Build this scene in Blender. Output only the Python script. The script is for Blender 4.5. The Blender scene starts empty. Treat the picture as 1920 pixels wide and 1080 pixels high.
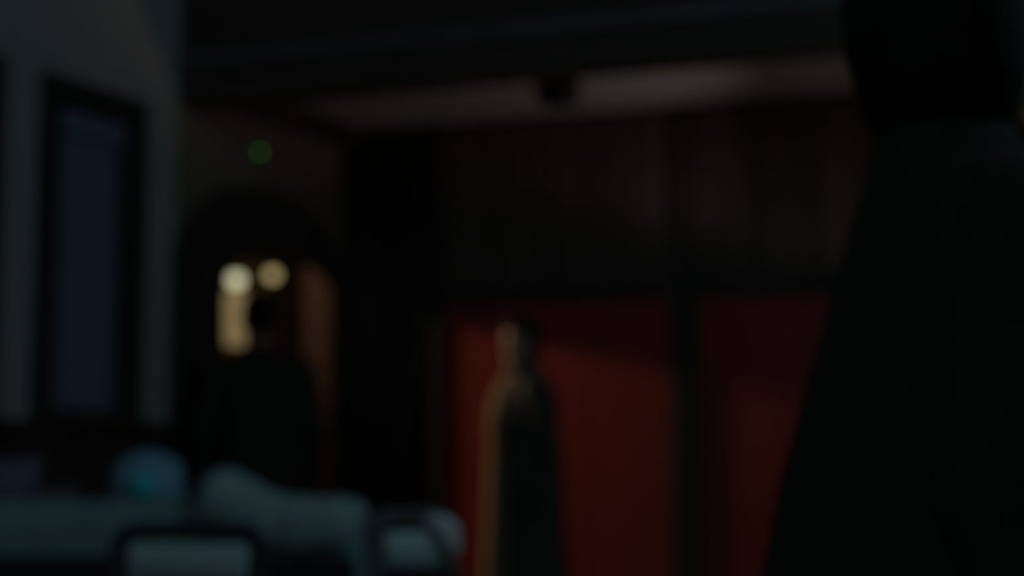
import bpy, bmesh, math, random
from mathutils import Vector, Matrix

random.seed(4)
S = bpy.context.scene
C = S.collection
PI = math.pi

# ------------------------------------------------------------------ camera
YAW = math.radians(24.1)
PITCH = math.radians(5.9)
cam_d = bpy.data.cameras.new('camera')
cam = bpy.data.objects.new('camera', cam_d)
C.objects.link(cam)
cam.location = (4.05, 0.0, 1.0)
cam.rotation_euler = (PI / 2 + PITCH, 0, YAW)
cam_d.sensor_width = 36.0
cam_d.lens = 56.25
cam_d.clip_start = 0.05
cam_d.dof.use_dof = True
cam_d.dof.focus_distance = 0.7
cam_d.dof.aperture_fstop = 4.8
S.camera = cam

# ------------------------------------------------------------------ world, light, exposure
W = bpy.data.worlds.new('night_sky')
S.world = W
W.use_nodes = True
W.node_tree.nodes['Background'].inputs[0].default_value = (0.30, 0.58, 1.0, 1)
W.node_tree.nodes['Background'].inputs[1].default_value = 0.0135

S.view_settings.view_transform = 'Standard'
S.view_settings.look = 'None'
S.view_settings.gamma = 1.0
S.view_settings.exposure = 0.0
S.view_settings.use_curve_mapping = False
S.cycles.use_denoising = True
S.cycles.max_bounces = 8

# cold night light falling in through the high window of the right wall (window_3)
ad = bpy.data.lights.new('cool_light', 'AREA')
ad.shape = 'RECTANGLE'
ad.size = 2.0
ad.size_y = 0.8
ad.color = (0.54, 0.90, 1.0)
ad.energy = 14.0
al = bpy.data.objects.new('cool_light', ad)
C.objects.link(al)
al.location = (5.38, 2.9, 3.05)
al.rotation_euler = (0, math.radians(68), 0)      # faces into the room and slightly down


# added fill light, set at a made-up window behind the viewer (window_4)
fd = bpy.data.lights.new('cool_light', 'AREA')
fd.shape = 'RECTANGLE'
fd.size = 1.6
fd.size_y = 1.0
fd.color = (0.72, 0.92, 1.0)
fd.energy = 4.4
fl = bpy.data.objects.new('cool_light', fd)
C.objects.link(fl)
fl.location = (3.0, -2.46, 2.85)
fl.rotation_euler = (math.radians(72), 0, 0)      # faces the back of the room


# ------------------------------------------------------------------ materials
def mat(name, col, rough=0.6, var=0.15, scale=6.0, bump=0.0, metal=0.0, spec=0.3, stretch=(1, 1, 1)):
    m = bpy.data.materials.new(name)
    m.use_nodes = True
    nt = m.node_tree
    b = nt.nodes['Principled BSDF']
    b.inputs['Roughness'].default_value = rough
    b.inputs['Metallic'].default_value = metal
    b.inputs['Specular IOR Level'].default_value = spec
    tc = nt.nodes.new('ShaderNodeTexCoord')
    mp = nt.nodes.new('ShaderNodeMapping')
    mp.inputs['Scale'].default_value = stretch
    nz = nt.nodes.new('ShaderNodeTexNoise')
    nz.inputs['Scale'].default_value = scale
    nz.inputs['Detail'].default_value = 5
    rp = nt.nodes.new('ShaderNodeValToRGB')
    lo = [c * (1 - var) for c in col]
    hi = [min(1, c * (1 + var)) for c in col]
    rp.color_ramp.elements[0].position = 0.3
    rp.color_ramp.elements[1].position = 0.7
    rp.color_ramp.elements[0].color = (*lo, 1)
    rp.color_ramp.elements[1].color = (*hi, 1)
    L = nt.links.new
    L(tc.outputs['Object'], mp.inputs[0])
    L(mp.outputs[0], nz.inputs['Vector'])
    L(nz.outputs['Fac'], rp.inputs[0])
    L(rp.outputs[0], b.inputs['Base Color'])
    if bump:
        bp = nt.nodes.new('ShaderNodeBump')
        bp.inputs['Strength'].default_value = bump
        bp.inputs['Distance'].default_value = 0.01
        L(nz.outputs['Fac'], bp.inputs['Height'])
        L(bp.outputs[0], b.inputs['Normal'])
    return m


def glow(name, col, strength):
    m = bpy.data.materials.new(name)
    m.use_nodes = True
    b = m.node_tree.nodes['Principled BSDF']
    b.inputs['Base Color'].default_value = (*[min(.8, c) for c in col], 1)
    b.inputs['Emission Color'].default_value = (*col, 1)
    b.inputs['Emission Strength'].default_value = strength
    return m


def glass(name):
    m = bpy.data.materials.new(name)
    m.use_nodes = True
    nt = m.node_tree
    nt.nodes.remove(nt.nodes['Principled BSDF'])
    t = nt.nodes.new('ShaderNodeBsdfTransparent')
    t.inputs[0].default_value = (.9, .94, .97, 1)
    g = nt.nodes.new('ShaderNodeBsdfGlossy')
    g.inputs['Roughness'].default_value = 0.03
    x = nt.nodes.new('ShaderNodeMixShader')
    x.inputs[0].default_value = 0.05
    nt.links.new(t.outputs[0], x.inputs[1])
    nt.links.new(g.outputs[0], x.inputs[2])
    nt.links.new(x.outputs[0], nt.nodes['Material Output'].inputs[0])
    return m


M = dict(
    plaster=mat('grey_plaster', (.50, .50, .48), .85, .05, 3, .05),
    alcove=mat('shaded_plaster', (.27, .215, .17), .85, .06, 3, .05),  # left wall's plaster browned to carry the shade behind the header
    board=mat('board_wood', (.105, .080, .072), .6, .3, 5, .08, stretch=(1, 1, .15)),
    hall=mat('hall_plaster', (.34, .25, .16), .85, .06, 3, .05),
    darkwood=mat('dark_wood', (.058, .047, .043), .55, .35, 5, .08, stretch=(1, 1, .15)),
    header=mat('header_wood', (.092, .064, .054), .6, .3, 4, .08, stretch=(.2, 1, 1)),
    ledge=mat('ledge_paint', (.17, .19, .20), .6, .2, 4),
    jamb=mat('jamb_wood', (.032, .015, .012), .75, .25, 6, .06, spec=.1, stretch=(1, 1, .12)),
    frame=mat('window_frame_wood', (.042, .036, .031), .5, .3, 6, .06),
    floor=mat('floor_wood', (.05, .035, .025), .5, .3, 3, .06, stretch=(.15, 1, 1)),
    ceiling=mat('ceiling_plaster', (.45, .44, .42), .9, .05, 3),
    red=mat('red_lacquer', (.40, .060, .046), .42, .18, 3, .03, stretch=(1, 1, .3)),
    sofa=mat('teal_upholstery', (.25, .37, .39), .9, .12, 14, .15),
    blanket=mat('teal_throw', (.37, .52, .53), .95, .12, 18, .2),
    blue=mat('blue_satin', (.24, .46, .64), .5, .15, 10, .08),
    cyan=mat('cyan_button', (.06, .80, .95), .4, .1, 10),
    navy=mat('navy_cotton', (.16, .18, .26), .9, .15, 12, .1),
    mauve=mat('mauve_cotton', (.15, .12, .17), .9, .15, 12, .1),
    blind=mat('navy_blind', (.25, .29, .45), .9, .06, 12),
    lacquer=mat('black_chair_wood', (.030, .032, .035), .5, .25, 8),
    sheen_rail=mat('black_wood_sheen', (.12, .12, .14), .55, .2, 8),  # black chair wood made greyer, the rail's sheen put into the colour
    pad=mat('pale_upholstery', (.58, .74, .80), .9, .06, 16, .1),
    linen=mat('pale_linen', (.74, .78, .84), .9, .08, 16, .15),
    metal=mat('dark_metal', (.03, .03, .03), .4, .2, 10, metal=.3),
    plastic=mat('detector_plastic', (.30, .29, .26), .6, .05, 8),
    skin=mat('skin', (.50, .30, .23), .55, .08, 12),
    hair=mat('black_hair', (.020, .017, .015), .8, .3, 40, .2, stretch=(1, 1, .1)),
    coat=mat('black_wool', (.050, .047, .044), .95, .2, 30, .1, spec=.1),
    soft_coat=mat('soft_black_wool', (.10, .095, .09), .95, .2, 30, .1, spec=.1),
    trousers=mat('black_cotton', (.050, .048, .047), .95, .2, 30, .1, spec=.1),
    shoe=mat('black_leather', (.008, .008, .008), .5, .2, 20),
    tan=mat('tan_knit', (.235, .175, .10), .9, .12, 20, .1),
    eye=mat('eye', (.12, .1, .09), .2, .3, 30),
    bulb=glow('warm_bulb', (1.0, .97, .62), .85),
    bulb2=glow('amber_bulb', (1.0, .80, .36), .55),
    frost=glow('frosted_glass', (1.0, .74, .34), .20),
    upglow=glow('uplight_bulb', (1.0, .70, .42), 1.0),
    led=glow('green_led', (.12, 1.0, .06), .38),
    glass=glass('window_glass'),
)


# ------------------------------------------------------------------ mesh helpers
def box(bm, x0, x1, y0, y1, z0, z1):
    v = [bm.verts.new(p) for p in ((x0, y0, z0), (x1, y0, z0), (x1, y1, z0), (x0, y1, z0),
                                   (x0, y0, z1), (x1, y0, z1), (x1, y1, z1), (x0, y1, z1))]
    for f in ((3, 2, 1, 0), (4, 5, 6, 7), (0, 1, 5, 4), (1, 2, 6, 5), (2, 3, 7, 6), (3, 0, 4, 7)):
        bm.faces.new([v[i] for i in f])


def ring_loft(bm, rings):
    """rings: lists of points, capped both ends."""
    vs = [[bm.verts.new(p) for p in r] for r in rings]
    n = len(vs[0])
    for a, b in zip(vs, vs[1:]):
        for i in range(n):
            bm.faces.new((a[i], a[(i + 1) % n], b[(i + 1) % n], b[i]))
    bm.faces.new(vs[0][::-1])
    bm.faces.new(vs[-1])


def capsule(bm, p0, p1, r0, r1, seg=12):
    p0, p1 = Vector(p0), Vector(p1)
    d = p1 - p0
    L = d.length or 1e-4
    d = d / L if L > 1e-4 else Vector((0, 0, 1))
    q = Vector((0, 0, 1)).rotation_difference(d)
    prof = [(-r0 * math.cos(a), r0 * math.sin(a)) for a in (0.25, .6, 1.05, PI / 2)]
    prof += [(L + r1 * math.cos(a), r1 * math.sin(a)) for a in (PI / 2, 1.05, .6, .25)]
    ring_loft(bm, [[p0 + q @ Vector((r * math.cos(2 * PI * i / seg), r * math.sin(2 * PI * i / seg), t)) for i in range(seg)]
                   for t, r in prof])


def ellipsoid(bm, c, r, seg=16, rings=10):
    rr = []
    for k in range(1, rings):
        a = PI * k / rings
        rr.append([(c[0] + r[0] * math.sin(a) * math.cos(2 * PI * i / seg),
                    c[1] + r[1] * math.sin(a) * math.sin(2 * PI * i / seg),
                    c[2] - r[2] * math.cos(a)) for i in range(seg)])
    ring_loft(bm, rr)


def zloft(bm, rings, seg=24):
    """rings of (z, half width, front depth, back depth[, x shift])"""
    out = []
    for r in rings:
        z, rx, rf, rb = r[:4]
        out.append([(rx * math.cos(2 * PI * i / seg),
                     (rb if math.sin(2 * PI * i / seg) > 0 else rf) * math.sin(2 * PI * i / seg), z) for i in range(seg)])
    ring_loft(bm, out)


def lathe(bm, prof, seg=24, c=(0, 0, 0)):
    ring_loft(bm, [[(c[0] + r * math.cos(2 * PI * i / seg), c[1] + r * math.sin(2 * PI * i / seg), c[2] + z) for i in range(seg)]
                   for z, r in prof])


def obj(name, bm, m, parent=None, bevel=0.0, smooth=False, remesh=0.0, soft=0, subsurf=0):
    bmesh.ops.recalc_face_normals(bm, faces=bm.faces)
    me = bpy.data.meshes.new(name)
    bm.to_mesh(me)
    bm.free()
    o = bpy.data.objects.new(name, me)
    C.objects.link(o)
    me.materials.append(m)
    if remesh:
        r = o.modifiers.new('remesh', 'REMESH')
        r.mode = 'VOXEL'
        r.voxel_size = remesh
        if soft:
            sm = o.modifiers.new('smooth', 'SMOOTH')
            sm.iterations = soft
            sm.factor = .5
        dg = bpy.context.evaluated_depsgraph_get()
        new = bpy.data.meshes.new_from_object(o.evaluated_get(dg))
        o.modifiers.clear()
        o.data = new
        bpy.data.meshes.remove(me)
        new.name = name
        me = new
        if not me.materials:
            me.materials.append(m)
        smooth = True
    if smooth:
        me.polygons.foreach_set('use_smooth', [True] * len(me.polygons))
    if bevel:
        bv = o.modifiers.new('bevel', 'BEVEL')
        bv.width = bevel
        bv.segments = 3
    if subsurf:
        ss = o.modifiers.new('subsurf', 'SUBSURF')
        ss.levels = ss.render_levels = subsurf
    if parent:
        o.parent = parent
    return o


def boxes(name, lst, m, parent=None, bevel=0.0):
    bm = bmesh.new()
    for b in lst:
        box(bm, *b)
    return obj(name, bm, m, parent, bevel)


def tag(o, label=None, cat=None, group=None, kind=None):
    for k, v in (('label', label), ('category', cat), ('group', group), ('kind', kind)):
        if v:
            o[k] = v
    return o


def thing(name, label, cat, loc=(0, 0, 0), rotz=0.0, scale=1.0, group=None):
    o = bpy.data.objects.new(name, None)
    C.objects.link(o)
    o.location = loc
    o.rotation_euler = (0, 0, rotz)
    o.scale = (scale,) * 3
    return tag(o, label, cat, group)


def struct(o, label, cat):
    return tag(o, label, cat, kind='structure')


# ------------------------------------------------------------------ the room
ROT = math.radians(4)                       # the back wall and the header stand a little askew
TR = math.tan(ROT)
YH, YB = 5.561, 6.935                       # header face, back wall face (at the left wall)
ZH, ZS, ZC = 2.482, 2.627, 3.70             # header underside, alcove ceiling, room ceiling
XR, YF = 5.5, -2.6

struct(boxes('floor', [(-1.7, XR + .2, YF - .2, 10.3, -.12, 0)], M['floor']),
       'dark wooden floor of the night room', 'floor')

# left wall with two window holes and the doorway hole
w = [(-.16, 0, YF, 3.846, 0, ZC), (-.16, 0, 3.846, 4.476, 0, 1.12), (-.16, 0, 3.846, 4.476, 2.44, ZC),
     (-.16, 0, 4.476, 4.683, 0, ZC), (-.16, 0, 4.683, 5.313, 0, 1.12), (-.16, 0, 4.683, 5.313, 2.44, ZC),
     (-.16, 0, 5.313, 5.561, 0, ZC)]
struct(boxes('wall_left', w, M['plaster']), 'pale grey plaster wall with tall windows', 'wall')
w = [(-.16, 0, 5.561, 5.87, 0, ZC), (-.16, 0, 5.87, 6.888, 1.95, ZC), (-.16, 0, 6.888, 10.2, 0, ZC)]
struct(boxes('wall_alcove', w, M['alcove']), 'plaster side wall around the arched doorway, coloured brown for the alcove shade', 'wall')


def place(o, loc, rz=0.0):
    o.location = loc
    o.rotation_euler = (0, 0, rz)
    return o


# back wall: dark boards with red lacquered panels between posts (local x along the wall)
wb = place(boxes('wall_back', [(-.05, 5.9, .03, .18, 0, ZC)], M['darkwood']), (0, YB, 0), ROT)
struct(wb, 'dark wooden back wall with red lacquered panels between posts', 'wall')
for (a, b) in ((.565, 1.70), (1.825, 2.96), (3.08, 4.2)):
    boxes('panel', [(a + .004, b - .004, .004, .03, .10, 1.72)], M['red'], wb, .006)
    for k in range(4):
        u = a + (b - a) / 4 * k
        boxes('board', [(u + .004, u + (b - a) / 4 - .004, .008, .03, 1.80, 2.6)], M['board'], wb, .004)
for a in (.505, 1.705, 2.965, 4.205):
    boxes('post', [(a, a + .115 if a > .6 else a + .058, -.008, .03, 0, 2.6)], M['darkwood'], wb, .006)
boxes('rail', [(.505, 4.32, -.010, .03, 1.722, 1.798)], M['darkwood'], wb, .006)
for k in range(2):
    a = .008 + k * .25
    boxes('board', [(a, a + .242, .006, .03, 0, 2.6)], M['darkwood'], wb, .004)

# header wall across the front of the alcove, with its ledge moulding
wh = place(boxes('wall_header', [(0, 5.9, 0, .14, ZH, ZC)], M['header'], None, .01), (0, YH, 0), ROT)
struct(wh, 'dark wooden header wall hanging over the alcove opening', 'wall')
boxes('moulding', [(.01, 5.9, -.035, 0, 2.640, 2.690)], M['ledge'], wh, .012)
struct(place(boxes('ceiling', [(0, 5.9, .141, 1.40, ZS, ZS + .1)], M['ceiling']), (0, YH, 0), ROT),
       'pale plaster ceiling strip under the dark header', 'ceiling')
struct(boxes('ceiling', [(-.16, XR + .2, YF - .2, 6.0, ZC, ZC + .12)], M['ceiling']),
       'high plaster ceiling of the front room', 'ceiling')
# right wall with its high window
w = [(XR, XR + .16, YF, 1.85, 0, ZC), (XR, XR + .16, 1.85, 3.95, 0, 2.60), (XR, XR + .16, 1.85, 3.95, 3.5, ZC),
     (XR, XR + .16, 3.95, 7.6, 0, ZC)]
struct(boxes('wall_right', w, M['plaster']), 'grey plaster wall on the right with a high window', 'wall')
w = [(-.16, 2.15, YF - .16, YF, 0, ZC), (2.15, 3.85, YF - .16, YF, 0, 2.30), (2.15, 3.85, YF - .16, YF, 3.4, ZC), (3.85, XR + .16, YF - .16, YF, 0, ZC)]
struct(boxes('wall_front', w, M['plaster']),
       'grey plaster wall behind the viewer', 'wall')
# hallway beyond the doorway
struct(boxes('wall_hall', [(-1.66, -1.5, 4.2, 10.2, 0, 2.7)], M['hall']), 'warm plaster wall of the hallway beyond the doorway', 'wall')
struct(boxes('wall_end', [(-1.5, -.16, 10.04, 10.2, 0, 2.7), (-1.5, -.16, 4.2, 4.36, 0, 2.7)], M['hall']),
       'end walls of the narrow hallway', 'wall')
struct(boxes('ceiling', [(-1.66, -.16, 4.2, 10.2, 2.6, 2.7)], M['hall']), 'hallway ceiling beyond the doorway', 'ceiling')

# dark strip put in for the shadow along the alcove's side wall
struct(boxes('shadow_strip', [(0.001, .13, YH + .16, YB - .02, 2.53, ZS - .001)], M['darkwood'], None, .02),
       'dark strip standing in for the shadow between the alcove ceiling and side wall', 'shadow strip')

# wainscot on the left wall under the windows
wn = boxes('trim_1', [(0.001, .018, YF, 5.53, 0, 1.06)], M['darkwood'])
struct(wn, 'dark wooden wainscot under the tall windows', 'wainscot')
boxes('chair_rail', [(0.001, .05, YF, 5.53, 1.06, 1.125)], M['darkwood'], wn, .01)
for k in range(9):
    y0 = 5.50 - .45 * (k + 1)
    boxes('panel', [(.018, .030, y0 + .05, y0 + .42, .16, 1.0)], M['darkwood'], wn, .006)

# arched dark surround of the doorway
def arch(n, y0, y1, zs, zt):
    pts = [(y0, 0.0), (y0, zs * .5)]
    for i in range(n + 1):
        a = PI - PI * i / n
        pts.append(((y0 + y1) / 2 + (y1 - y0) / 2 * math.cos(a), zs + (zt - zs) * math.sin(a)))
    return pts + [(y1, zs * .5), (y1, 0.0)]


outer = arch(28, 5.535, 6.925, 1.80, 2.215)
inner = arch(28, 5.870, 6.888, 1.74, 1.925)
bm = bmesh.new()
va = [[bm.verts.new((x, p[0], p[1])) for p in c] for x in (.001, .045) for c in (outer, inner)]
for i in range(len(outer) - 1):
    bm.faces.new((va[2][i], va[2][i + 1], va[3][i + 1], va[3][i]))
    bm.faces.new((va[0][i], va[1][i], va[1][i + 1], va[0][i + 1]))
    bm.faces.new((va[0][i], va[0][i + 1], va[2][i + 1], va[2][i]))
    bm.faces.new((va[1][i], va[3][i], va[3][i + 1], va[1][i + 1]))
for e in (0, -1):
    bm.faces.new((va[0][e], va[2][e], va[3][e], va[1][e]))
ar = struct(obj('trim_2', bm, M['darkwood']), 'dark wooden arched surround of the doorway', 'door surround')
for (a, b) in ((5.871, 5.895), (6.862, 6.887)):
    boxes('jamb', [(-.159, .0, a, b, 0, 1.94)], M['jamb'], ar, .003)


# windows on the left wall
def window(idx, y0, y1, label, blind):
    o = struct(thing('window_%d' % idx, label, 'window', (0, (y0 + y1) / 2, 1.12)), label, 'window')
    hw = (y1 - y0) / 2
    H = 1.32
    boxes('window_frame', [(-.10, .034, -hw, -hw + .095, .045, H - .11), (-.10, .034, hw - .095, hw, .045, H - .11),
                           (-.10, .035, -hw, hw, H - .11, H), (-.10, .035, -hw, hw, 0, .045)], M['frame'], o, .006)
    boxes('pane', [(-.055, -.049, -hw + .09, hw - .09, .04, H - .10)], M['glass'], o)
    boxes('window_sill', [(-.02, .07, -hw - .02, hw + .02, -.02, .012)], M['frame'], o, .006)
    boxes('roller_blind', [(-.044, -.040, -hw + .095, hw - .095, .045, H - .15)], M['blind'], o)
    boxes('blind_box', [(-.046, -.004, -hw + .095, hw - .095, H - .20, H - .11)], M['blind'], o, .006)
    return o


window(1, 4.683, 5.313, 'tall dark-framed window with a drawn night-blue blind on the grey wall', True)
window(2, 3.846, 4.476, 'dark-framed window whose edge just shows at the left border', False)
o = thing('window_3', 'high clerestory window in the right wall', 'window', (XR, 2.9, 2.6))
o['kind'] = 'structure'
boxes('window_frame', [(.0, .12, -1.05, -.98, .07, .83), (.0, .12, .98, 1.05, .07, .83), (.0, .12, -1.05, 1.05, .83, .9),
                       (.0, .12, -1.05, 1.05, 0, .07)], M['frame'], o, .006)
boxes('pane', [(.10, .106, -.99, .99, .06, .84)], M['glass'], o)

o = thing('window_4', 'made-up high window behind the viewer, added for the fill light', 'window', (3.0, YF, 2.3))
o['kind'] = 'structure'  # opening added only to carry the fill light
boxes('window_frame', [(-.85, -.78, -.12, 0, .07, 1.03), (.78, .85, -.12, 0, .07, 1.03), (-.85, .85, -.12, 0, 1.03, 1.1),
                       (-.85, .85, -.12, 0, 0, .07)], M['frame'], o, .006)
boxes('pane', [(-.79, .79, -.106, -.10, .06, 1.04)], M['glass'], o)


# ------------------------------------------------------------------ sofa seen from behind
RT = Vector((.9128, .4083, 0))
FW = Vector((-.4083, .9128, 0))
RZ = math.atan2(RT.y, RT.x)


def rollbox(bm, x0, x1, y0, y1, z0, z1, r, seg=5):
    """box along x with rounded upper long edges and ends: section in y-z, lofted over x"""
    def sec(ins):
        pts = [(y0 + ins, z0 + ins * .5)]
        for k in range(seg + 1):
            a = PI - PI / 2 * k / seg
            pts.append((y0 + r + (r - ins) * math.cos(a), z1 - r + (r - ins) * math.sin(a)))
        for k in range(seg + 1):
            a = PI / 2 - PI / 2 * k / seg
            pts.append((y1 - r + (r - ins) * math.cos(a), z1 - r + (r - ins) * math.sin(a)))
        pts.append((y1 - ins, z0 + ins * .5))
        return pts
    q = r * .8
    xs = [(x0, q * .75), (x0 + q * .12, q * .4), (x0 + q * .4, q * .12), (x0 + q, 0),
          (x1 - q, 0), (x1 - q * .4, q * .12), (x1 - q * .12, q * .4), (x1, q * .75)]
    ring_loft(bm, [[(x, y, z) for y, z in sec(i)] for x, i in xs])


SL = 1.95
sofa = thing('sofa', 'long teal upholstered sofa seen from behind along the bottom', 'sofa',
             (2.295 - SL * RT.x, 3.115 - SL * RT.y, 0), RZ)
boxes('base', [(.02, SL - .02, .03, .85, .12, .30)], M['sofa'], sofa, .02)
bm = bmesh.new(); rollbox(bm, 0, SL, 0, .24, .30, .895, .105)
obj('backrest', bm, M['sofa'], sofa, smooth=True)
boxes('shade_panel', [(.015, SL - .015, -.012, .02, .10, .775)], M['lacquer'], sofa, .006)  # dark panel added in place of the shade on the sofa's rear
for k in range(2):
    bm = bmesh.new(); rollbox(bm, .20 + k * .78, .97 + k * .78, .245, .88, .302, .47, .06)
    obj('seat_cushion', bm, M['sofa'], sofa, smooth=True)
for x in (0.0, SL - .19):
    bm = bmesh.new(); rollbox(bm, x, x + .19, .245, .86, .302, .64, .07)
    obj('armrest', bm, M['sofa'], sofa, smooth=True)
for x in (.07, SL - .07):
    for y in (.08, .80):
        bm = bmesh.new(); lathe(bm, [(0, .018), (.12, .028)], 12, (x, y, 0))
        obj('leg', bm, M['lacquer'], sofa)


def sofa_pt(u, v, z):
    p = sofa.location + RT * u + FW * v
    return (p.x, p.y, z)


# throw blanket heaped on the sofa back
bm = bmesh.new()
for (u, v, z, a, b, c) in ((.020, .12, .880, .070, .145, .090), (.06, .11, .875, .07, .14, .072), (.115, .12, .865, .07, .145, .052),
                           (.18, .12, .862, .085, .145, .044), (.265, .12, .862, .085, .145, .042),
                           (.10, -.01, .845, .08, .03, .065), (.20, -.01, .84, .09, .028, .06), (.27, -.01, .84, .07, .028, .055),
                           (.16, .25, .78, .12, .03, .12)):
    ellipsoid(bm, (u, v, z), (a, b, c))
tb = obj('throw_blanket', bm, M['blanket'], None, remesh=.008, soft=6)
place(tb, sofa_pt(SL - .343, 0, 0), RZ)
tag(tb, 'teal throw blanket heaped over the sofa back before the doorway', 'blanket')


# cushions leaning on the sofa back from the seat side
def cushion(name, label, m, u, v, z, w, h, d, tilt, lean, rnd=False, group='cushions behind the sofa back'):
    root = thing(name, label, 'cushion', sofa_pt(u, v, z), RZ, group=group)
    n = 12
    bm = bmesh.new()
    grid = {}
    for s in (1, -1):
        for i in range(n + 1):
            for j in range(n + 1):
                a, b = i / n * 2 - 1, j / n * 2 - 1
                t = max(0, (1 - a ** 4) * (1 - b ** 4)) ** .55
                k = 1 - .07 * (1 - abs(b) ** 2) * abs(a) ** 3
                k2 = 1 - .07 * (1 - abs(a) ** 2) * abs(b) ** 3
                px_, pz_ = a * w / 2 * k, b * h / 2 * k2
                if rnd:                                     # soft round top instead of corners
                    px_ = w / 2 * a * math.sqrt(1 - b * b * .22 * (b > 0))
                    pz_ = h / 2 * b * (math.sqrt(1 - a * a * .30) if b > 0 else 1)
                key = (i, j, s if 0 < i < n and 0 < j < n else 0)
                if key not in grid:
                    grid[key] = bm.verts.new((px_, s * d / 2 * t, h / 2 + pz_))
        for i in range(n):
            for j in range(n):
                def g(i, j):
                    return grid[(i, j, s if 0 < i < n and 0 < j < n else 0)]
                q = [g(i, j), g(i + 1, j), g(i + 1, j + 1), g(i, j + 1)]
                try:
                    bm.faces.new(q if s < 0 else q[::-1])
                except ValueError:
                    pass
    c = obj('cover', bm, m, root, smooth=True, subsurf=1)
    c.rotation_euler = (lean, tilt, 0)
    return root, c


cushion('cushion', 'navy cotton cushion in the dim corner at the far left', M['navy'], .975, .40, .475, .29, .545, .14, .05, .10)
cushion('cushion', 'small mauve cushion beside the blue satin one', M['mauve'], 1.205, .36, .475, .12, .47, .12, -.08, .06)
rb, cv = cushion('cushion', 'round-topped blue satin cushion with a bright cyan button, beside the blanket', M['blue'], 1.395, .38, .475, .20, .55, .15, .0, .05, True)
bm = bmesh.new(); ellipsoid(bm, (.002, -.075, .45), (.030, .024, .034))
obj('button', bm, M['cyan'], cv, smooth=True)


# ------------------------------------------------------------------ chairs in front of the sofa
def chair(label, loc, rz, w, top, pad_h, rail_m, group='black chairs before the sofa'):
    """local: back plane at y=0, seat towards -y"""
    r = thing('dining_chair', label, 'chair', loc, rz, group=group)
    hw = w / 2
    bm = bmesh.new(); rollbox(bm, -hw, hw, -.40, .0, .415, .46, .02)
    obj('seat', bm, M['lacquer'], r, smooth=True)
    for s in (-1, 1):
        bm = bmesh.new(); capsule(bm, (s * (hw - .02), -.37, .015), (s * (hw - .03), -.36, .42), .014, .018)
        obj('leg', bm, M['lacquer'], r, smooth=True)
        bm = bmesh.new(); capsule(bm, (s * (hw - .02), .06, .015), (s * (hw - .018), -.02, .44), .014, .018)
        obj('leg', bm, M['lacquer'], r, smooth=True)
    # bent frame of the backrest as one hoop
    pts = [(-hw + .016, -.01, .44), (-hw + .014, .03, .62)]
    rad = .035
    for k in range(6):
        a = PI - PI / 2 * k / 5
        pts.append((-hw + .014 + rad + rad * math.cos(a), .085, top - .016 - rad + rad * math.sin(a)))
    pts += [(-x, y, z) for x, y, z in pts[::-1]]
    bm = bmesh.new()
    for a, b in zip(pts, pts[1:]):
        capsule(bm, a, b, .017, .017, 10)
    obj('back_frame', bm, rail_m, r, remesh=.006, soft=3)
    z1 = top - .042
    bm = bmesh.new(); rollbox(bm, -hw + .036, hw - .036, -.018, .018, 0, pad_h, .016)
    p = obj('back_pad', bm, M['pad'], r, smooth=True)
    p.location = (0, .068, z1 - pad_h)
    p.rotation_euler = (math.radians(-12), 0, 0)
    bm = bmesh.new(); capsule(bm, (-hw + .02, .05, z1 - pad_h - .03), (hw - .02, .05, z1 - pad_h - .03), .014, .014)
    obj('cross_rail', bm, M['lacquer'], r, smooth=True)
    return r


chair('black-framed chair with a wide pale back pad, lower left', (2.245, 2.52, 0), RZ + .05, .30, .868, .085, M['lacquer'])
ch2 = chair('black chair turned sideways with pale cloth over its corner, right of sofa', (2.688, 2.70, 0), RZ + .72, .205, .895, .07, M['sheen_rail'])

# folded cloth over the corner of the second chair
bm = bmesh.new()
for (x, y, z, a, b, c) in ((0, 0, 0, .030, .028, .016), (.012, -.022, -.022, .026, .012, .030), (.020, .024, -.03, .026, .011, .045),
                           (.022, -.022, -.045, .018, .010, .022)):
    ellipsoid(bm, (x, y, z), (a, b, c))
cl = obj('napkin', bm, M['linen'], None, remesh=.005, soft=3)
place(cl, (2.652, 2.775, .868), RZ + .72)
tag(cl, 'crumpled pale cloth hung over the corner of the sideways chair', 'cloth')


# ------------------------------------------------------------------ people
STD_COAT = [(.62, .21, .15, .15), (.80, .20, .15, .15), (.98, .195, .145, .145), (1.12, .175, .125, .125), (1.26, .19, .13, .13),
            (1.37, .20, .125, .125), (1.43, .165, .10, .10), (1.475, .085, .075, .075), (1.50, .07, .065, .068)]


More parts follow.
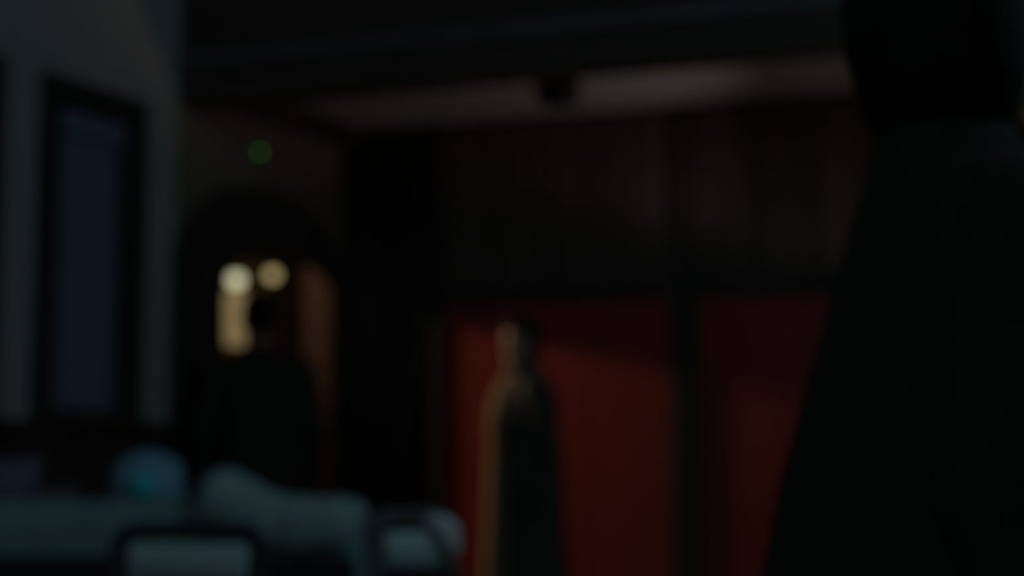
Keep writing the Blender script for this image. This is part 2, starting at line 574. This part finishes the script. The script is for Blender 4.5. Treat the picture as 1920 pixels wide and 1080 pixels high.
def person(label, loc, rz, scale, elbows, wrists, coat=None, coat_m='coat', inner=None, hair='short', head_yaw=0.0, bare_coat=True):
    """standing figure 1.72 m tall before scaling, facing -y"""
    bm = bmesh.new()
    zloft(bm, [(.84, .145, .10, .11), (.95, .165, .11, .12), (1.08, .135, .10, .095), (1.22, .155, .115, .10), (1.34, .172, .105, .10),
               (1.41, .15, .08, .085), (1.46, .075, .06, .065)])
    capsule(bm, (0, .015, 1.42), (0, -.005, 1.55), .056, .052)
    hd = bmesh.new()
    zloft(hd, [(1.500, .030, .075, .02), (1.510, .048, .088, .045), (1.535, .058, .094, .070), (1.57, .068, .094, .088), (1.61, .074, .094, .098),
               (1.65, .076, .093, .099), (1.685, .068, .082, .088), (1.708, .048, .058, .062), (1.72, .02, .024, .026)], 20)
    capsule(hd, (0, -.092, 1.615), (0, -.110, 1.583), .009, .015, 8)            # nose
    capsule(hd, (-.04, -.082, 1.632), (.04, -.082, 1.632), .012, .012, 8)       # brow
    capsule(hd, (-.02, -.089, 1.545), (.02, -.089, 1.545), .009, .009, 8)       # mouth
    ellipsoid(hd, (0, -.083, 1.512), (.022, .016, .016))                        # chin
    for s in (-1, 1):
        ellipsoid(hd, (s * .078, .008, 1.60), (.010, .024, .033))               # ear
    hd.transform(Matrix.Rotation(head_yaw, 4, 'Z'))
    tmp = bpy.data.meshes.new('t'); hd.to_mesh(tmp); hd.free(); bm.from_mesh(tmp); bpy.data.meshes.remove(tmp)
    for s in (-1, 1):
        capsule(bm, (s * .09, .005, .90), (s * .095, -.012, .49), .085, .056)
        capsule(bm, (s * .095, -.012, .49), (s * .10, .015, .09), .055, .037)
        capsule(bm, (s * .10, .03, .045), (s * .112, -.15, .035), .042, .032)
        e, wv = Vector(elbows[s > 0]), Vector(wrists[s > 0])
        sh = Vector((s * .178, .005, 1.385))
        capsule(bm, sh, e, .052, .041)
        capsule(bm, e, wv, .040, .027)
        d = (wv - e).normalized()                                               # hand
        side = Vector((0, 1, 0)) - d * d.y
        side.normalize()
        nrm = d.cross(side)
        pc = wv + d * .05
        for k in (-1.5, -.5, .5, 1.5):
            capsule(bm, wv + d * .012 + side * k * .010, wv + d * .085 + side * k * .019, .014, .0115, 8)
            ln = (.062, .075, .080, .070)[int(k + 1.5)]
            b0 = wv + d * .085 + side * k * .021
            b1 = b0 + (d + nrm * .18 * -s + side * k * .05).normalized() * ln * .55
            b2 = b1 + (d + nrm * .55 * -s + side * k * .05).normalized() * ln * .45
            capsule(bm, b0, b1, .0095, .0088, 8)
            capsule(bm, b1, b2, .0088, .0075, 8)
        t0 = wv + d * .025 - side * .022
        t1 = t0 + (d * .6 - side * .8).normalized() * .038
        t2 = t1 + (d * .9 - side * .35).normalized() * .032
        capsule(bm, t0, t1, .013, .010, 8)
        capsule(bm, t1, t2, .010, .008, 8)
    body = obj('person', bm, M['skin'], None, remesh=.0065, soft=4)
    place(body, loc, rz)
    body.scale = (scale,) * 3
    tag(body, label, 'person')
    # eyes
    for s in (-1, 1):
        bm = bmesh.new(); ellipsoid(bm, (s * .032, -.083, 1.612), (.013, .010, .008), 10, 8)
        bm.transform(Matrix.Rotation(head_yaw, 4, 'Z'))
        obj('eye', bm, M['eye'], body, smooth=True)
    # hair
    bm = bmesh.new()
    zloft(bm, [(1.545, .060, .00, .082), (1.575, .074, .005, .101), (1.61, .083, .02, .110), (1.65, .086, .070, .111), (1.69, .079, .094, .100),
               (1.718, .058, .070, .074), (1.735, .024, .028, .030)], 20)
    if hair == 'side':
        zloft(bm, [(1.50, .060, .010, .074), (1.54, .080, .022, .090), (1.58, .088, .030, .102), (1.63, .090, .050, .112), (1.67, .086, .098, .106),
                   (1.70, .074, .096, .094), (1.73, .040, .05, .05)], 20)
    if hair == 'bob':
        zloft(bm, [(1.485, .062, .050, .070), (1.52, .084, .076, .084), (1.56, .096, .090, .098), (1.60, .098, .094, .108), (1.65, .094, .096, .112),
                   (1.69, .084, .098, .102), (1.72, .060, .074, .076), (1.737, .024, .03, .03)], 20)
    bm.transform(Matrix.Rotation(head_yaw, 4, 'Z'))
    obj('hair', bm, M['hair'], body, remesh=.008, soft=3)
    # trousers, shoes
    bm = bmesh.new()
    for s in (-1, 1):
        capsule(bm, (s * .09, .005, .90), (s * .096, -.01, .49), .10, .072)
        capsule(bm, (s * .096, -.01, .49), (s * .10, .012, .12), .070, .058)
    obj('trousers', bm, M['trousers'], body, remesh=.011, soft=4)
    for s in (-1, 1):
        bm = bmesh.new()
        capsule(bm, (s * .10, .04, .052), (s * .113, -.17, .045), .050, .040)
        capsule(bm, (s * .10, .02, .06), (s * .10, .015, .12), .050, .046)
        for v in bm.verts:
            v.co.z = max(v.co.z, .002)
        obj('shoe', bm, M['shoe'], body, remesh=.008, soft=2)
    # coat with sleeves
    bm = bmesh.new()
    zloft(bm, coat or STD_COAT)
    for s in (-1, 1):
        e, wv = Vector(elbows[s > 0]), Vector(wrists[s > 0])
        capsule(bm, (s * .180, .005, 1.385), e, .068, .060)
        capsule(bm, e, wv - (wv - e).normalized() * .01, .058, .046)
    obj('coat', bm, M[coat_m], body, remesh=.011, soft=4)
    if inner:
        bm = bmesh.new()
        zloft(bm, inner)
        obj('dress', bm, M['tan'], body, remesh=.011, soft=4)
    return body


# in the doorway, against the hall light
dv = Vector((4.05, 0)) - Vector((.20, 5.90))
person('dark figure at the arched doorway, outlined by the hallway lamps', (.30, 5.757, 0), math.atan2(dv.x, -dv.y) + PI, .972,
       ((-.245, .02, 1.12), (.25, .03, 1.12)), ((-.235, -.10, .90), (.255, -.05, .87)))

# before the red panels, turned to the left
f = (-FW * .30 - RT * .954)
person('person in a black coat over a tan dress, standing before the red panels', (1.262, 6.337, 0), math.atan2(f.x, -f.y), .915,
       ((-.215, .07, 1.12), (.215, .07, 1.12)), ((-.105, -.01, .96), (.105, -.01, .96)),
       coat=[(.40, .19, .12, .23), (.62, .19, .12, .22), (.80, .18, .12, .21), (.98, .175, .125, .20), (1.12, .17, .122, .185), (1.26, .18, .128, .18),
             (1.37, .185, .118, .17), (1.43, .15, .095, .14), (1.475, .09, .07, .09), (1.53, .072, .060, .08)],
       inner=[(.30, .135, .205, .08), (.55, .125, .19, .08), (.80, .12, .18, .08), (.98, .115, .175, .08), (1.12, .105, .165, .08), (1.26, .115, .17, .08),
              (1.36, .11, .145, .07), (1.43, .09, .11, .06), (1.475, .06, .08, .05)], hair='side', head_yaw=.55, coat_m='soft_coat')

# close by on the right, turned away in profile
f = (RT * .999 + FW * .03)
person('dark silhouetted person close by at the right edge, turned away in profile', (3.815, 1.528, 0), math.atan2(f.x, -f.y), .865,
       ((-.27, .05, 1.12), (.27, .05, 1.12)), ((-.26, -.04, .87), (.26, -.04, .87)), hair='bob',
       coat=[(.55, .24, .19, .25), (.80, .235, .18, .238), (.98, .225, .165, .215), (1.12, .21, .15, .186), (1.24, .205, .14, .150),
             (1.33, .205, .13, .120), (1.40, .18, .11, .100), (1.455, .11, .09, .084), (1.51, .074, .075, .074)])


# ------------------------------------------------------------------ small things
# pendant hanging from the alcove ceiling just behind the header
p = thing('pendant_lamp', 'small unlit dark dome lamp hanging below the header', 'lamp', (1.605, 5.93, 0))
bm = bmesh.new(); lathe(bm, [(ZS - .03, .045), (ZS - .005, .05), (ZS, .05)], 20)
obj('canopy', bm, M['metal'], p)
bm = bmesh.new(); capsule(bm, (0, 0, 2.50), (0, 0, ZS - .01), .008, .008)
obj('stem', bm, M['metal'], p, smooth=True)
bm = bmesh.new(); lathe(bm, [(2.405, .020), (2.41, .055), (2.43, .085), (2.455, .098), (2.49, .095), (2.52, .07), (2.535, .03)], 28)
obj('shade', bm, M['metal'], p, smooth=True)

# smoke detector with its green light above the arch
p = thing('smoke_detector', 'small alarm with a glowing green light above the arched doorway', 'alarm', (0, 6.153, 2.379))
bm = bmesh.new(); lathe(bm, [(0, .045), (.018, .045), (.026, .036)], 24)
bm.transform(Matrix.Rotation(PI / 2, 4, 'Y'))
obj('housing', bm, M['plastic'], p)
bm = bmesh.new(); ellipsoid(bm, (.027, 0, 0), (.005, .011, .011), 16, 8)
obj('indicator_light', bm, M['led'], p, smooth=True)


def sconce(label, loc, bulb_m, r, arm, tube=False, name='wall_sconce'):
    p = thing(name, label, 'wall lamp', loc, group='wall sconces in the hallway')
    bm = bmesh.new(); lathe(bm, [(0, .04), (.012, .04), (.018, .02)], 20)
    bm.transform(Matrix.Rotation(PI / 2, 4, 'Y'))
    obj('backplate', bm, M['metal'], p)
    bm = bmesh.new()
    capsule(bm, (.01, 0, 0), (arm, 0, .03), .007, .007)
    capsule(bm, (arm, 0, .03), (arm, 0, r + .008), .007, .007)
    obj('arm', bm, M['metal'], p, remesh=.004, soft=1)
    bm = bmesh.new(); ellipsoid(bm, (arm, 0, 0), (r, r, r * .95), 20, 14)
    obj('bulb', bm, bulb_m, p, smooth=True)
    bm = bmesh.new(); lathe(bm, [(r * .72, r * 1.6), (r * .72 + .006, r * 1.6), (r + .02, r * .5)], 24, (arm, 0, 0))
    obj('cap', bm, M['metal'], p)
    if tube:
        bm = bmesh.new(); lathe(bm, [(-.40, .02), (-.395, .055), (-.10, .062), (-.06, .03)], 24, (arm, 0, 0))
        obj('glass_tube', bm, M['frost'], p, smooth=True)
    return p


sconce('bright hallway wall lamp with a long frosted glass tube, left of the figure', (-1.5, 8.10, 2.045), M['bulb'], .046, .10, True)
sconce('dimmer amber wall lamp over the head of the doorway figure', (-1.5, 8.50, 2.115), M['bulb2'], .040, .10)

# hallway spotlight whose beam falls through the doorway onto the red panels
p = thing('ceiling_spotlight', 'small hallway spotlight aimed through the doorway at the red panels', 'lamp', (-1.3, 6.62, 0))
bm = bmesh.new(); lathe(bm, [(2.575, .045), (2.60, .05)], 20)
obj('mount', bm, M['metal'], p)
ax = Vector((2.85, .41, -1.20)).normalized()
bm = bmesh.new(); capsule(bm, Vector((0, 0, 2.20)) - ax * .03, (0, 0, 2.585), .01, .01)
obj('arm', bm, M['metal'], p, smooth=True)
bm = bmesh.new(); lathe(bm, [(-.14, .02), (-.13, .036), (-.012, .04)], 20)
bm.transform(Matrix.Translation((0, 0, 2.20)) @ ax.to_track_quat('Z', 'Y').to_matrix().to_4x4())
obj('can', bm, M['metal'], p)
sd = bpy.data.lights.new('spotlight_light', 'SPOT')
sd.color = (1.0, .66, .38)
sd.energy = 155.0
sd.spot_size = math.radians(56)
sd.spot_blend = .6
sd.shadow_soft_size = .05
so = bpy.data.objects.new('spotlight_light', sd)
C.objects.link(so)
so.parent = p
so.location = (0, 0, 2.20)
so.rotation_euler = ax.to_track_quat('-Z', 'Y').to_euler()

# torch lamp standing in the alcove behind the near figure: its deep bowl only lets light out upwards
p = thing('torch_lamp', 'floor torch lamp throwing light up the alcove, behind the near figure', 'lamp', (2.95, 6.45, 0))
bm = bmesh.new(); lathe(bm, [(0, .12), (.015, .12), (.022, .03)], 24)
obj('base', bm, M['metal'], p)
bm = bmesh.new(); capsule(bm, (0, 0, .02), (0, 0, 1.49), .011, .011)
obj('pole', bm, M['metal'], p, smooth=True)
bm = bmesh.new()
lathe(bm, [(1.48, .02), (1.50, .07), (1.54, .105), (1.65, .12), (1.65, .114), (1.545, .098), (1.515, .06)], 28)
obj('bowl', bm, M['metal'], p)
bm = bmesh.new(); ellipsoid(bm, (0, 0, 1.56), (.022, .022, .028), 14, 10)
obj('bulb', bm, M['upglow'], p, smooth=True)
for kind, en in (('POINT', 1.15), ('SPOT', 10.0)):
    pd = bpy.data.lights.new('torch_light', kind)
    pd.color = (1.0, .86, .72)
    pd.energy = en
    pd.shadow_soft_size = .012
    if kind == 'SPOT':
        pd.spot_size = math.radians(70)
        pd.spot_blend = 1.0
    po = bpy.data.objects.new('torch_light', pd)
    C.objects.link(po)
    po.parent = p
    po.location = (0, 0, 1.618)
    po.rotation_euler = Vector((-2.35, .05, 1.03)).to_track_quat('-Z', 'Y').to_euler()
